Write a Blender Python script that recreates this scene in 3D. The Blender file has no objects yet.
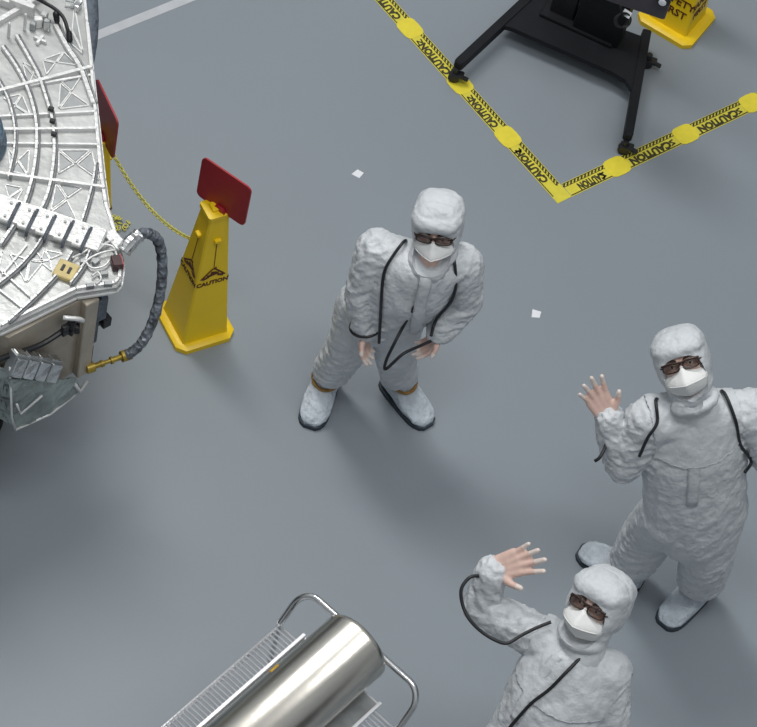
import bpy, bmesh, math, random
from mathutils import Vector as V, Matrix as M, noise
from mathutils.bvhtree import BVHTree
C = bpy.context.scene.collection
PI = math.pi
random.seed(7)

# ------------------------------------------------------------------ camera
F, PITCH, ROLL, H = 2600.0, math.radians(53.5), math.radians(16.0), 9.5
CAM = V((0, 0, H))
fw = V((0, math.cos(PITCH), -math.sin(PITCH)))
rt = V((1, 0, 0)); up = rt.cross(fw)
CX = math.cos(ROLL)*rt + math.sin(ROLL)*up
CY = -math.sin(ROLL)*rt + math.cos(ROLL)*up
cam = bpy.data.cameras.new('camera'); camo = bpy.data.objects.new('camera', cam); C.objects.link(camo)
cam.sensor_width = 36; cam.sensor_fit = 'HORIZONTAL'; cam.lens = 36*F/757; cam.clip_end = 100
m = M((CX, CY, -fw)).transposed().to_4x4(); m.translation = CAM
camo.matrix_world = m
bpy.context.scene.camera = camo

def at(x, y, z=0.0):
    """place in the room at height z that the survey point (x, y) of the photograph stands on"""
    d = fw + ((x-378.5)*CX - (y-363.5)*CY)/F
    return CAM + d*((z-H)/d.z)

# ------------------------------------------------------------------ materials
def mat(name, col, rough=.5, metal=0., bump=None, var=None, spec=.5, alpha=1., coat=0., sheen=0.):
    ma = bpy.data.materials.new(name); ma.use_nodes = True
    nt = ma.node_tree; b = nt.nodes['Principled BSDF']
    b.inputs['Base Color'].default_value = (*col, 1); b.inputs['Roughness'].default_value = rough
    b.inputs['Metallic'].default_value = metal; b.inputs['Specular IOR Level'].default_value = spec
    b.inputs['Alpha'].default_value = alpha; b.inputs['Coat Weight'].default_value = coat
    tc = nt.nodes.new('ShaderNodeTexCoord')
    if var:
        sc, amt = var
        n = nt.nodes.new('ShaderNodeTexNoise'); n.inputs['Scale'].default_value = sc; n.inputs['Detail'].default_value = 4
        nt.links.new(tc.outputs['Object'], n.inputs['Vector'])
        r = nt.nodes.new('ShaderNodeValToRGB')
        r.color_ramp.elements[0].position = .3; r.color_ramp.elements[1].position = .7
        r.color_ramp.elements[0].color = (*[max(0, c*(1-amt)) for c in col], 1)
        r.color_ramp.elements[1].color = (*[min(1, c*(1+amt)) for c in col], 1)
        nt.links.new(n.outputs['Fac'], r.inputs['Fac']); nt.links.new(r.outputs['Color'], b.inputs['Base Color'])
    if bump:
        sc, st, kind = bump
        if kind == 'voronoi':
            n = nt.nodes.new('ShaderNodeTexVoronoi'); n.inputs['Scale'].default_value = sc; out = n.outputs['Distance']
        else:
            n = nt.nodes.new('ShaderNodeTexNoise'); n.inputs['Scale'].default_value = sc; n.inputs['Detail'].default_value = 5; out = n.outputs['Fac']
        nt.links.new(tc.outputs['Object'], n.inputs['Vector'])
        bp = nt.nodes.new('ShaderNodeBump'); bp.inputs['Strength'].default_value = st; bp.inputs['Distance'].default_value = .02
        nt.links.new(out, bp.inputs['Height']); nt.links.new(bp.outputs['Normal'], b.inputs['Normal'])
    return ma

FLOOR = mat('grey_epoxy', (.248, .283, .316), .42, var=(.5, .035), bump=(60, .02, 'noise'), spec=.4)
SUIT = mat('white_coverall_fabric', (.63, .66, .69), .45, bump=(26, .6, 'noise'), var=(9, .05))
HOOD = mat('white_hood_fabric', (.60, .63, .66), .52, bump=(24, .5, 'noise'), var=(12, .04))
MASKM = mat('white_mask_fabric', (.84, .85, .84), .75, bump=(90, .1, 'noise'))
SKIN = mat('skin', (.70, .49, .42), .5, var=(30, .08))
LATEX = mat('pale_glove_latex', (.74, .64, .59), .4)
BOOT = mat('pale_blue_shoe_cover', (.53, .59, .65), .45, bump=(34, .9, 'noise'), var=(18, .12))
SOLE = mat('dark_sole', (.03, .045, .06), .6, var=(40, .3))
AMBER = mat('amber_elastic', (.32, .17, .035), .5, var=(40, .3))
BLACK = mat('black_rubber', (.012, .013, .016), .45, var=(60, .2))
BROWN = mat('dark_eyewear', (.03, .014, .01), .25, var=(60, .2))
LENS = mat('smoked_lens', (.06, .025, .015), .1, alpha=.32)
WHITE = mat('white_of_eye', (.8, .8, .78), .2)
IRIS = mat('dark_iris', (.03, .018, .01), .2)
BROW = mat('dark_eyebrow', (.03, .02, .015), .7)
YEL = mat('yellow_plastic', (.85, .59, .010), .38, var=(6, .05), bump=(90, .03, 'noise'))
YELD = mat('deep_yellow_plastic', (.90, .61, .010), .4, var=(6, .05))
CHAINM = mat('pale_yellow_plastic', (.66, .62, .12), .45, var=(20, .1))
TAPE = mat('yellow_tape', (.70, .62, .06), .45, var=(25, .06))
TAPEB = mat('plain_yellow_patch', (.78, .66, .045), .5, var=(25, .05))
INK = mat('black_ink', (.045, .04, .012), .6)
REDINK = mat('dark_red_ink', (.10, .022, .006), .6)
RED = mat('red_board', (.36, .017, .026), .42, var=(8, .08))
POWDER = mat('black_powder_coat', (.009, .010, .013), .6, spec=.25, var=(12, .15), bump=(200, .05, 'noise'))
CHAR = mat('charcoal_casing', (.055, .05, .062), .5, var=(9, .1))
CHROME = mat('chrome', (.78, .79, .80), .16, 1.0, var=(10, .05))
WIRE = mat('chrome_wire', (.80, .81, .84), .35, .5, var=(10, .05))
STEEL = mat('stainless_steel', (.68, .655, .60), .24, 1.0, var=(3, .04), bump=(14, .035, 'noise'))
TRAY = mat('satin_aluminium', (.80, .80, .82), .38, .5, var=(6, .05))
ALU = mat('machined_aluminium', (.47, .48, .475), .36, .4, var=(5, .22), bump=(22, .12, 'noise'))
ALUL = mat('bright_aluminium', (.74, .745, .74), .36, .35, var=(20, .06), bump=(50, .15, 'noise'))
ALUD = mat('grey_aluminium', (.34, .355, .36), .4, .6, var=(12, .2))
FOIL = mat('crinkled_silver_foil', (.74, .75, .75), .24, .95, bump=(16, 1.0, 'voronoi'), var=(7, .25))
FOILD = mat('grey_green_foil', (.36, .40, .38), .3, .85, bump=(13, 1.0, 'voronoi'), var=(5, .3))
TAN = mat('tan_panel', (.46, .41, .34), .5, .3, var=(6, .12), bump=(20, .2, 'noise'))
BRAID = mat('braided_hose_wrap', (.17, .19, .22), .42, .35, bump=(45, .7, 'voronoi'), var=(26, .85))
GREYC = mat('grey_cable', (.20, .21, .22), .5, var=(30, .3))
BLUEF = mat('blue_foil', (.16, .24, .32), .3, .7, bump=(25, .8, 'voronoi'), var=(14, .5))
SLATE = mat('slate_cloth', (.10, .12, .15), .6, bump=(50, .6, 'noise'), var=(20, .3))
WALLM = mat('pale_grey_wall', (.42, .44, .46), .6, var=(1, .04))
REFLM = mat('dark_reflection_panel', (.05, .055, .055), .5, var=(2, .1))  # for the added panels that darken the steel reflections
PAPER = mat('white_paper', (.80, .82, .86), .7, var=(30, .03))
STRIPE = mat('white_floor_paint', (.50, .52, .55), .5, var=(14, .06))

# ------------------------------------------------------------------ mesh helpers
class MB:
    def __init__(s): s.b = bmesh.new()
    def face(s, vs):
        try: return s.b.faces.new(vs)
        except ValueError: return None
    def loft(s, rings, cap=True, closed=True):
        R = [[s.b.verts.new(p) for p in r] for r in rings]
        n = len(R[0])
        for a, b in zip(R, R[1:]):
            for i in range(n if closed else n-1):
                j = (i+1) % n
                s.face((a[i], a[j], b[j], b[i]))
        if cap: s.face(R[0][::-1]); s.face(R[-1])
        return s
    def prism(s, pts, z0, z1):
        return s.loft([[(p[0], p[1], z0) for p in pts], [(p[0], p[1], z1) for p in pts]])
    def obox(s, c, ax, ay, az, bev=0.):
        """box by centre and three half-extent vectors"""
        c = V(c); ax, ay, az = V(ax), V(ay), V(az)
        def ring(k, e):
            pts = []
            if bev <= 0:
                for sx, sy in ((-1, -1), (1, -1), (1, 1), (-1, 1)): pts.append(c+ax*sx*e+ay*sy*e+az*k)
            else:
                fx, fy = bev/ax.length, bev/ay.length
                for sx, sy in ((-1, -1), (1, -1), (1, 1), (-1, 1)):
                    q = [(sx*(1-fx), sy), (sx, sy*(1-fy))]
                    if sx*sy > 0: q = q[::-1]
                    for a, b in q: pts.append(c+ax*a*e+ay*b*e+az*k)
            return pts
        if bev <= 0: return s.loft([ring(-1, 1), ring(1, 1)])
        fz = bev/az.length
        ei = 1-bev/max(ax.length, ay.length)
        return s.loft([ring(-1, ei), ring(-1+fz, 1), ring(1-fz, 1), ring(1, ei)])
    def bar(s, p, q, w, h, bev=0., upv=(0, 0, 1)):
        """rectangular bar between two points"""
        p, q = V(p), V(q); d = (q-p); L = d.length; d.normalize()
        side = d.cross(V(upv)).normalized(); u = side.cross(d)
        return s.obox((p+q)/2, d*L/2, side*w/2, u*h/2, bev)
    def tube(s, pts, r, n=8, closed=False):
        pts = [V(p) for p in pts]; N = len(pts)
        rr = r if isinstance(r, (list, tuple)) else [r]*N
        tang = []
        for i in range(N):
            a = pts[(i-1) % N] if (closed or i > 0) else pts[i]
            b = pts[(i+1) % N] if (closed or i < N-1) else pts[i]
            tang.append((b-a).normalized())
        u = tang[0].orthogonal().normalized(); rings = []
        for i in range(N):
            u = (u - tang[i]*u.dot(tang[i])).normalized(); w = tang[i].cross(u)
            rings.append([pts[i]+(u*math.cos(k*2*PI/n)+w*math.sin(k*2*PI/n))*rr[i] for k in range(n)])
        if closed:
            R = [[s.b.verts.new(p) for p in r_] for r_ in rings]
            for i in range(N):
                a, b = R[i], R[(i+1) % N]
                off = min(range(n), key=lambda o: (b[o].co-a[0].co).length) if i == N-1 else 0
                for k in range(n): s.face((a[k], a[(k+1) % n], b[(k+1+off) % n], b[(k+off) % n]))
        else: s.loft(rings)
        return s
    def cyl(s, p, q, r, n=20): return s.tube([p, q], r, n)
    def lathe(s, c, axis, prof, n=28):
        """surface of revolution, prof = [(along, radius)]"""
        axis = V(axis).normalized(); u = axis.orthogonal().normalized(); w = axis.cross(u); c = V(c)
        return s.loft([[c+axis*a+(u*math.cos(k*2*PI/n)+w*math.sin(k*2*PI/n))*r for k in range(n)] for a, r in prof])
    def ell(s, c, a, b, d, nu=20, nv=12, p=2.0):
        """(super)ellipsoid with half-axis vectors a, b, d"""
        c, a, b, d = V(c), V(a), V(b), V(d)
        f = lambda t: math.copysign(abs(t)**(2/p), t)
        rings = []
        for i in range(nv+1):
            ph = -PI/2+PI*(i+.02*(i == 0)-.02*(i == nv))/nv
            rings.append([c+d*f(math.sin(ph))+(a*f(math.cos(k*2*PI/nu))+b*f(math.sin(k*2*PI/nu)))*f(math.cos(ph)) for k in range(nu)])
        return s.loft(rings)
    def capsule(s, p, r, q, t, n=14):
        p, q = V(p), V(q); d = q-p; L = d.length
        if L < 1e-6: return s.ell(p, (r, 0, 0), (0, r, 0), (0, 0, r))
        prof = [(-r*math.cos(a), r*math.sin(a)) for a in (.12, .4, .8, 1.2)]+[(0, r), (L, t)]+[(L+t*math.cos(a), t*math.sin(a)) for a in (1.2, .8, .4, .12)]
        return s.lathe(p, d, prof, n)
    def torus(s, c, axis, R, r, n=24, k=8):
        axis = V(axis).normalized(); u = axis.orthogonal().normalized(); w = axis.cross(u); c = V(c)
        return s.tube([c+(u*math.cos(i*2*PI/n)+w*math.sin(i*2*PI/n))*R for i in range(n)], r, k, True)

ROOT = {}
def link(name, me, ma, parent=None, loc=None, smooth=True):
    me.name = name
    for x in (ma if isinstance(ma, (list, tuple)) else [ma]): me.materials.append(x)
    o = bpy.data.objects.new(name, me); C.objects.link(o)
    if parent is not None:
        o.parent = parent; base = ROOT[parent.name]
    else:
        base = V(loc) if loc is not None else V((0, 0, 0)); o.location = base
    ROOT[o.name] = base
    me.transform(M.Translation(-base))
    if smooth: me.polygons.foreach_set('use_smooth', [True]*len(me.polygons))
    return o
def obj(name, mb, ma, parent=None, loc=None, smooth=False, angle=None):
    b = mb.b if isinstance(mb, MB) else mb
    bmesh.ops.recalc_face_normals(b, faces=b.faces)
    me = bpy.data.meshes.new(name); b.to_mesh(me); b.free()
    o = link(name, me, ma, parent, loc, smooth)
    if angle:
        me.set_sharp_from_angle(angle=math.radians(angle))
    return o
def empty(name, loc):
    o = bpy.data.objects.new(name, None); C.objects.link(o); o.location = loc; ROOT[o.name] = V(loc)
    o.empty_display_size = .1
    return o
def tag(o, label=None, cat=None, group=None, kind=None):
    for k, v in (('label', label), ('category', cat), ('group', group), ('kind', kind)):
        if v: o[k] = v
    return o

def remesh(mb, voxel, smooth=4, cut=None, post=2):
    me = bpy.data.meshes.new('t'); bmesh.ops.recalc_face_normals(mb.b, faces=mb.b.faces); mb.b.to_mesh(me); mb.b.free()
    o = bpy.data.objects.new('t', me); C.objects.link(o)
    md = o.modifiers.new('r', 'REMESH'); md.mode = 'VOXEL'; md.voxel_size = voxel
    if smooth:
        ms = o.modifiers.new('s', 'SMOOTH'); ms.factor = .5; ms.iterations = smooth
    co = None
    if cut:
        cm = bpy.data.meshes.new('c'); bmesh.ops.recalc_face_normals(cut.b, faces=cut.b.faces); cut.b.to_mesh(cm); cut.b.free()
        co = bpy.data.objects.new('c', cm); C.objects.link(co)
        mb_ = o.modifiers.new('b', 'BOOLEAN'); mb_.operation = 'DIFFERENCE'; mb_.object = co; mb_.solver = 'EXACT'
    bpy.context.view_layer.update()
    dg = bpy.context.evaluated_depsgraph_get()
    r = bpy.data.meshes.new_from_object(o.evaluated_get(dg))
    bpy.data.objects.remove(o); bpy.data.meshes.remove(me)
    if co: bpy.data.objects.remove(co)
    r.materials.clear()
    b = bmesh.new(); b.from_mesh(r); bpy.data.meshes.remove(r)
    b.normal_update()
    return b

def text_mesh(txt, size, origin, xdir, ydir, depth=.0006, bold=.0):
    cu = bpy.data.curves.new('txt', 'FONT'); cu.body = txt; cu.size = size; cu.align_x = 'CENTER'; cu.align_y = 'CENTER'
    cu.extrude = depth; cu.offset = bold; cu.resolution_u = 2
    o = bpy.data.objects.new('txt', cu); C.objects.link(o)
    bpy.context.view_layer.update(); dg = bpy.context.evaluated_depsgraph_get()
    me = bpy.data.meshes.new_from_object(o.evaluated_get(dg))
    bpy.data.objects.remove(o)
    x = V(xdir).normalized(); y = V(ydir); y = (y-x*y.dot(x)).normalized(); z = x.cross(y)
    mm = M((x, y, z)).transposed().to_4x4(); mm.translation = V(origin); me.transform(mm)
    me.materials.clear()
    return me
def smooth_path(pts, n=6):
    pts = [V(p) for p in pts]; out = []
    for i in range(len(pts)-1):
        p0 = pts[max(i-1, 0)]; p1 = pts[i]; p2 = pts[i+1]; p3 = pts[min(i+2, len(pts)-1)]
        for k in range(n):
            t = k/n
            out.append(.5*((2*p1)+(p2-p0)*t+(2*p0-5*p1+4*p2-p3)*t*t+(3*p1-p0-3*p2+p3)*t**3))
    return out+[pts[-1]]

# ------------------------------------------------------------------ floor
b = MB(); b.obox((0, 7.5, -.05), (7, 0, 0), (0, 6.5, 0), (0, 0, .05))
tag(obj('floor', b, FLOOR), kind='structure')

for nm, c_, ax_, ay_ in (('wall_back', (0, 14.1, 5.5), (7, 0, 0), (0, .1, 0)), ('wall_left', (-7.1, 7.5, 5.5), (.1, 0, 0), (0, 6.5, 0)), ('wall_right', (7.1, 7.5, 5.5), (.1, 0, 0), (0, 6.5, 0))):
    b = MB(); b.obox(c_, ax_, ay_, (0, 0, 5.5)); tag(obj(nm, b, WALLM), kind='structure')

b = MB(); b.obox((-6.97, 7.5, 1.4), (.03, 0, 0), (0, 6.5, 0), (0, 0, 1.4)); tag(obj('added_reflection_panel_1', b, REFLM), kind='structure')  # unseen dark panel, added to put a dark stripe in the cylinder's reflection
b = MB(); b.obox((6.97, 7.5, 1.4), (.03, 0, 0), (0, 6.5, 0), (0, 0, 1.4)); tag(obj('added_reflection_panel_2', b, REFLM), kind='structure')  # its unseen twin on the right, also added for the reflections

# white painted stripe
p, q = at(98, 35), at(185, 0); d = (q-p).normalized()
b = MB(); b.bar(p-d*.9+V((0, 0, .0006)), q+d*.3+V((0, 0, .0006)), .05, .0012)
tag(obj('painted_stripe', b, STRIPE, loc=p), 'white painted stripe on the grey floor at the top left behind the spacecraft', 'floor stripe')

# white paper scraps
for (x, y, s, a, lab) in ((358, 174, .024, .5, 'white paper scrap on the floor behind the stooping person, nearer the red sign'),
                          (536, 314, .023, .9, 'white paper scrap on the floor between the stooping person and the waving ones')):
    c = at(x, y); b = MB()
    pts = [c+V((math.cos(a+k*PI/2+random.uniform(-.25, .25))*s*1.35*random.uniform(.8, 1.1), math.sin(a+k*PI/2)*s*1.35*random.uniform(.8, 1.1), 0)) for k in range(4)]
    b.prism(pts, .0003, .0018)
    tag(obj('paper_scrap', b, PAPER, loc=c), lab, 'paper', 'paper scraps on the floor')

# ------------------------------------------------------------------ caution tape
corner = at(559, 194)
def tape(name, end, outside, patch_px, first, label):
    d = (end-corner).normalized(); n = V((outside[0], outside[1], 0)); n = (n-d*n.dot(d)).normalized()
    w = .088
    L = (end-corner).length+1.2
    root = empty(name, corner); tag(root, label, 'floor tape', 'caution tape strips on the floor')
    b = MB(); b.bar(corner+d*(w*(.54 if not first else -.5))+V((0, 0, .0008+.0004*first)), corner+d*L+V((0, 0, .0008+.0004*first)), w, .0012)
    obj('tape_strip', b, TAPE, root)
    z = V((0, 0, .0019))
    # printed border: a thin line along the outside edge, a hatched band along the inside edge
    b = MB()
    e0 = d*w*.56; e1 = d*w*.56*(1-first)
    b.bar(corner+e1+n*w*.42+z, corner+d*L+n*w*.42+z, .006, .0006)
    b.bar(corner+e0-n*w*.23+z, corner+d*L-n*w*.23+z, .0035, .0006)
    b.bar(corner+e0-n*w*.44+z, corner+d*L-n*w*.44+z, .0045, .0006)
    k = w*.52
    while k < L:
        b.bar(corner+d*k-n*w*.25+z, corner+d*(k+.017)-n*w*.42+z, .009, .0006); k += .022
    obj('printed_border', b, INK, root)
    ps = [((at(*q)-corner).dot(d)) for q in patch_px]
    step = ps[-1]-ps[-2]
    while ps[-1] < L-.4: ps.append(ps[-1]+step)
    for s in ps:
        c = corner+d*s+V((0, 0, .0026)); b = MB()
        pts = []
        for i in range(16):
            a = i*2*PI/16
            f = lambda t: math.copysign(abs(t)**.55, t)
            pts.append(c+d*f(math.cos(a))*.064+n*f(math.sin(a))*.056)
        b.prism(pts, .0022, .0032)
        obj('plain_patch', b, TAPEB, root)
    cs = [0.03 if first else .055]+ps
    for a, e in zip(cs, cs[1:]):
        m_ = (a+e)/2
        # the lettering runs backwards along the strip, its top to the outside
        o = corner+d*(m_-.016)+n*w*.11+z
        x = -d if True else d
        y = n
        if x.cross(y).z < 0: x = -x
        me = text_mesh('CAUTION', .055, o, x, y, .0004, .0032)
        xs = [(v.co-o).dot(x) for v in me.vertices]; wd = max(xs)-min(xs)
        sc = (e-a-(.19 if a > .1 else .15))/wd
        for v in me.vertices: v.co = v.co+x*((v.co-o).dot(x)*(sc-1))
        link('lettering', me, INK, root, smooth=False)
        b = MB(); g0 = corner+d*(e-.098)+n*w*.11+z
        b.bar(g0-d*.014+n*.016, g0+d*.014+n*.010, .008, .0008); b.bar(g0+d*.010+n*.010, g0-d*.010-n*.006, .008, .0008); b.bar(g0-d*.014-n*.008, g0+d*.014-n*.014, .008, .0008)
        obj('printed_mark', b, INK, root)
    return root
tape('caution_tape', at(386, 2), (-1, -.6), [(508, 137), (460, 84), (411, 28)], 1, 'caution tape strip running from its corner up under the black stand\'s left castor')
tape('caution_tape', at(752, 103), (.5, -1), [(619, 169), (687, 136), (752, 103)], 0, 'yellow caution tape strip running from the corner to the right edge of the photo')

# ------------------------------------------------------------------ floor cones
def rot(a): return V((math.cos(a), math.sin(a), 0))
def cone(loc, yaw, label, h=.9, half=.145, words=None, symbol=False, sign=None):
    h = h*.945; root = empty('caution_cone', loc); tag(root, label, 'safety cone', 'yellow safety cones')
    X, Y = rot(yaw), rot(yaw+PI/2); loc = V(loc)
    def oct_(hf, ch, z): return [loc+X*a+Y*b_+V((0, 0, z)) for a, b_ in ((hf-ch, -hf), (hf, -hf+ch), (hf, hf-ch), (hf-ch, hf), (-hf+ch, hf), (-hf, hf-ch), (-hf, -hf+ch), (-hf+ch, -hf))]
    b = MB(); b.loft([oct_(half, .038, 0), oct_(half, .038, .026), oct_(half-.012, .034, .034), oct_(half-.03, .02, .036)])
    obj('base', b, YELD, root, smooth=True, angle=30)
    b0, t0 = .113, .043
    b = MB(); b.loft([oct_(b0, .008, .034), oct_(b0-.004, .008, .05), oct_(t0+.004, .006, h-.03), oct_(t0+.010, .008, h-.028), oct_(t0+.010, .008, h-.004), oct_(t0+.002, .008, h)])
    obj('body', b, YEL, root, smooth=True, angle=25)
    for fx in range(4):
        nrm = rot(yaw+fx*PI/2); tan = rot(yaw+fx*PI/2+PI/2)
        def P(u, z, off=.0016):
            e = b0-.004+(t0+.004-b0+.004)*(z-.05)/(h-.08)
            return loc+nrm*(e+off)+tan*u+V((0, 0, z))
        slope = (P(0, .6)-P(0, .3)).normalized()
        if words:
            for txt, z, size in words:
                me = text_mesh(txt, size, P(0, z), tan, slope, .0007, .0012)
                o = link('lettering', me, REDINK, root, smooth=False)
        if symbol:
            b = MB()
            for (u1, z1, u2, z2, w) in ((-.058, .450, -.004, .506, .008), (.058, .450, .004, .506, .008), (-.03, .462, .026, .472, .016), (-.012, .482, .014, .474, .016), (0, .50, 0, .68, .0035), (-.05, .448, -.02, .458, .013), (.05, .448, .022, .460, .013), (0, .50, .012, .512, .008)):
                b.bar(P(u1, z1), P(u2, z2), w, .0012, upv=nrm)
            obj('slip_symbol', b, REDINK, root)
        # moulded clip that takes the chain
        b = MB(); b.bar(P(-.016, h-.16, .006), P(.016, h-.16, .006), .02, .018, .003)
        obj('chain_clip', b, YELD, root)
    if sign is not None:
        sx = rot(sign); sn = rot(sign-PI/2); c = loc+V((.022, 0, h+.116))
        def board(wd, hh, r, t, cz=0):
            out = []
            for k in (-1, 1):
                ring = []
                for qx, qz, a0 in ((1, -1, -PI/2), (1, 1, 0), (-1, 1, PI/2), (-1, -1, PI)):
                    for i in range(6):
                        a = a0+i*PI/10
                        ring.append(c+sn*t*k+sx*(qx*(wd-r)+math.cos(a)*r)+V((0, 0, cz+qz*(hh-r)+math.sin(a)*r)))
                out.append(ring)
            return out
        b = MB(); b.loft(board(.130, .128, .028, .004))
        sg = obj('red_board', b, RED, root, smooth=True, angle=30); tag(sg, 'red rounded board clipped to the top of the yellow cone')
        b = MB(); b.loft([[p_+sn*.012 for p_ in r] for r in board(.032, .03, .026, .007, -.125)])
        obj('board_clip', b, RED, sg, smooth=True, angle=30)
        b = MB(); b.obox(loc+V((0, 0, h-.01)), X*.025, Y*.025, V((0, 0, .025)), .004); obj('socket', b, YELD, root)
    return root
YAW1 = math.radians(39.8)
P1C = at(194.5, 323.5)
cone(P1C, YAW1, 'yellow safety cone with red board and CAUTION lettering, standing clear of the spacecraft',
     words=[('CAUTION', .415, .034)], symbol=True, sign=math.radians(-22.7))
s2 = math.radians(-52.7)
crn = at(118.5, 121, 1.10)+V((-.022, 0, 0)); P2C = crn-rot(s2)*.130; P2C.z = 0
cone(P2C, math.radians(29), 'yellow safety cone with a dark red board, mostly hidden behind the spacecraft deck',
     words=[('CAUTION', .415, .034)], symbol=True, sign=s2)
e3 = (at(634, 20)+at(717, 18))/2
cone(e3, math.radians(-20.5), 'yellow safety cone lettered SAFETY FIRST beside the black stand at the top right', half=.163,
     words=[('SAFETY', .215, .062), ('FIRST', .145, .062)])

# yellow plastic chain between the two signed cones
def chain(p, q, sag, label):
    p, q = V(p), V(q); N = 44; pts = []
    for i in range(N+1):
        t = i/N; pts.append(p.lerp(q, t)-V((0, 0, sag*4*t*(1-t))))
    b = MB()
    for i in range(N):
        a, c = pts[i], pts[i+1]; d = (c-a).normalized(); mid = (a+c)/2
        s_ = d.cross(V((0, 0, 1))).normalized(); u = s_.cross(d)
        if i % 2: s_, u = u, s_
        L = (c-a).length*.72; ring = []
        for k in range(14):
            g = k*2*PI/14; cs, sn = math.cos(g), math.sin(g)
            ring.append(mid+d*(cs*L)+s_*(sn*.0085))
        b.tube(ring, .0028, 5, True)
    o = obj('plastic_chain', b, CHAINM, loc=(p+q)/2, smooth=True); tag(o, label, 'chain'); return o
ca = P2C+rot(math.radians(29))*.084+V((0, 0, .695)); cb = P1C+rot(YAW1+PI/2)*.088+V((0, 0, .50))
chain(ca, cb, .10, 'pale yellow plastic chain sagging between the two cones with red boards')

hp_ = at(117, 223); b = MB()
for i in range(16):
    a = i*2.4; rr_ = .012+.045*((i*37) % 11)/11
    c_ = hp_+V((math.cos(a)*rr_, math.sin(a)*rr_, .006+.004*(i % 4)))
    b.torus(c_, (math.sin(i*1.7), math.cos(i*2.3), 1.1), .011, .003, 12, 5)
tag(obj('chain_heap', b, CHAINM, loc=hp_, smooth=True), 'small heap of yellow chain on the floor behind the spacecraft deck corner', 'chain')

# ------------------------------------------------------------------ black stand
st0 = at(590, 40); st0.z = 0
root = empty('black_stand', st0); tag(root, 'black rolling stand with splayed legs on castors inside the caution tape corner', 'rolling stand')
ZP = .115
lA, lB = at(457, 66, .11), at(531, -3, .11); lB = lB+(lB-lA)*.15
rA, rB = at(627.5, 138, .11), at(646, 34, .11); rB = rB+(rB-rA)*.02
b = MB(); b.bar(lA, lB, .045, .055, .008); obj('leg', b, POWDER, root)
b = MB(); b.bar(rA, rB, .045, .055, .008); obj('leg', b, POWDER, root)
pl = [at(*p, ZP) for p in ((500, 31), (504, 28), (512, 30), (560, 51), (612, 74), (625, 82), (629, 88), (632, 92), (646, 40), (607, 26), (545, -4), (524, -6))]
b = MB(); b.prism(pl, ZP-.012, ZP+.016); obj('base_plate', b, POWDER, root)
for e, far in ((lA, 0), (rA, 0), (lB, 1), (at(651, 52, .11), 1)):
    e = V((e.x, e.y, .0036 if e.x < .1 else 0))
    b = MB(); b.cyl(e+V((0, 0, .062)), e+V((0, 0, .09)), .016, 12); b.obox(e+V((.012, 0, .05)), (.034, 0, 0), (0, .022, 0), (0, 0, .010), .004)
    b.bar(e+V((.02, 0, .045)), e+V((.072, -.006, .036)), .026, .008, .002)
    cs = obj('castor', b, BLACK, root)
    for k in (-1, 1):
        b = MB(); b.lathe(e+V((0, k*.012-.007, .029)), (0, 1, 0), [(0, .012), (0, .026), (.004, .029), (.010, .029), (.014, .026), (.014, .012)], 20); obj('wheel', b, BLACK, cs, smooth=True, angle=40)
dx = (pl[5]-pl[2]); dx.z = 0; dx.normalize(); dy = V((-dx.y, dx.x, 0))
c = at(597, 34, ZP)
b = MB(); b.obox(c+V((0, 0, .85)), dx*.125, dy*.055, (0, 0, .84), .006); obj('column', b, POWDER, root)
c2 = at(563, 14, ZP)
b = MB(); b.obox(c2+V((0, 0, .85)), dx*.065, dy*.05, (0, 0, .84), .006); obj('side_post', b, BLACK, root)
b = MB(); b.obox((c+c2)/2+V((0, 0, .012)), dx*.2, dy*.085, (0, 0, .022), .006); obj('mounting_foot', b, POWDER, root)
# case carried on the column
zc = .95
k0 = at(664, 21, zc); ka = at(632, 10, zc); kb = at(685, -2, zc)
ax = (ka-k0); ax.normalize(); ay = V((0, 0, 1)).cross(ax); ay = ay if ay.dot(kb-k0) > 0 else -ay
cc = k0+ax*.17+ay*.13+V((0, 0, .12))
b = MB(); b.obox(cc, ax*.17, ay*.13, (0, 0, .12), .008); cs = obj('instrument_case', b, CHAR, root); tag(cs, 'charcoal instrument case')
tgt = V((c.x, c.y, zc+.12)); b = MB(); b.bar(cc, tgt, .06, .06, .004); obj('support_arm', b, POWDER, root)
kn = at(663, 1, zc+.14)
b = MB(); b.lathe(kn, -ay, [(-.02, .012), (-.02, .034), (.004, .034), (.010, .028), (.010, .015)], 24); kn_o = obj('dial', b, BLACK, cs, smooth=True, angle=40)
b = MB(); b.lathe(kn, -ay, [(.006, .006), (.006, .018), (.014, .018), (.016, .006)], 20); obj('dial_cap', b, PAPER, cs)
# coil of cable hanging at the side of the column
cr = at(622, 21, .55)
b = MB()
for k in range(3): b.torus(cr+V((.006*k-.006, -.004*k, .008*k)), (.25, -.75, .6), .032+.002*k, .0045, 24, 6)
b.tube(smooth_path([cr+V((0, 0, .03)), cr+V((-.03, .03, .09)), V((c.x, c.y, .62))+dx*.10]), .0045, 6)
obj('cable_coil', b, BLACK, root, smooth=True)
b = MB(); b.obox(cr+V((.012, .02, .036)), (.02, -.008, 0), (.004, .012, .01), (0, -.001, .0015)); obj('cable_tag', b, PAPER, root)

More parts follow.
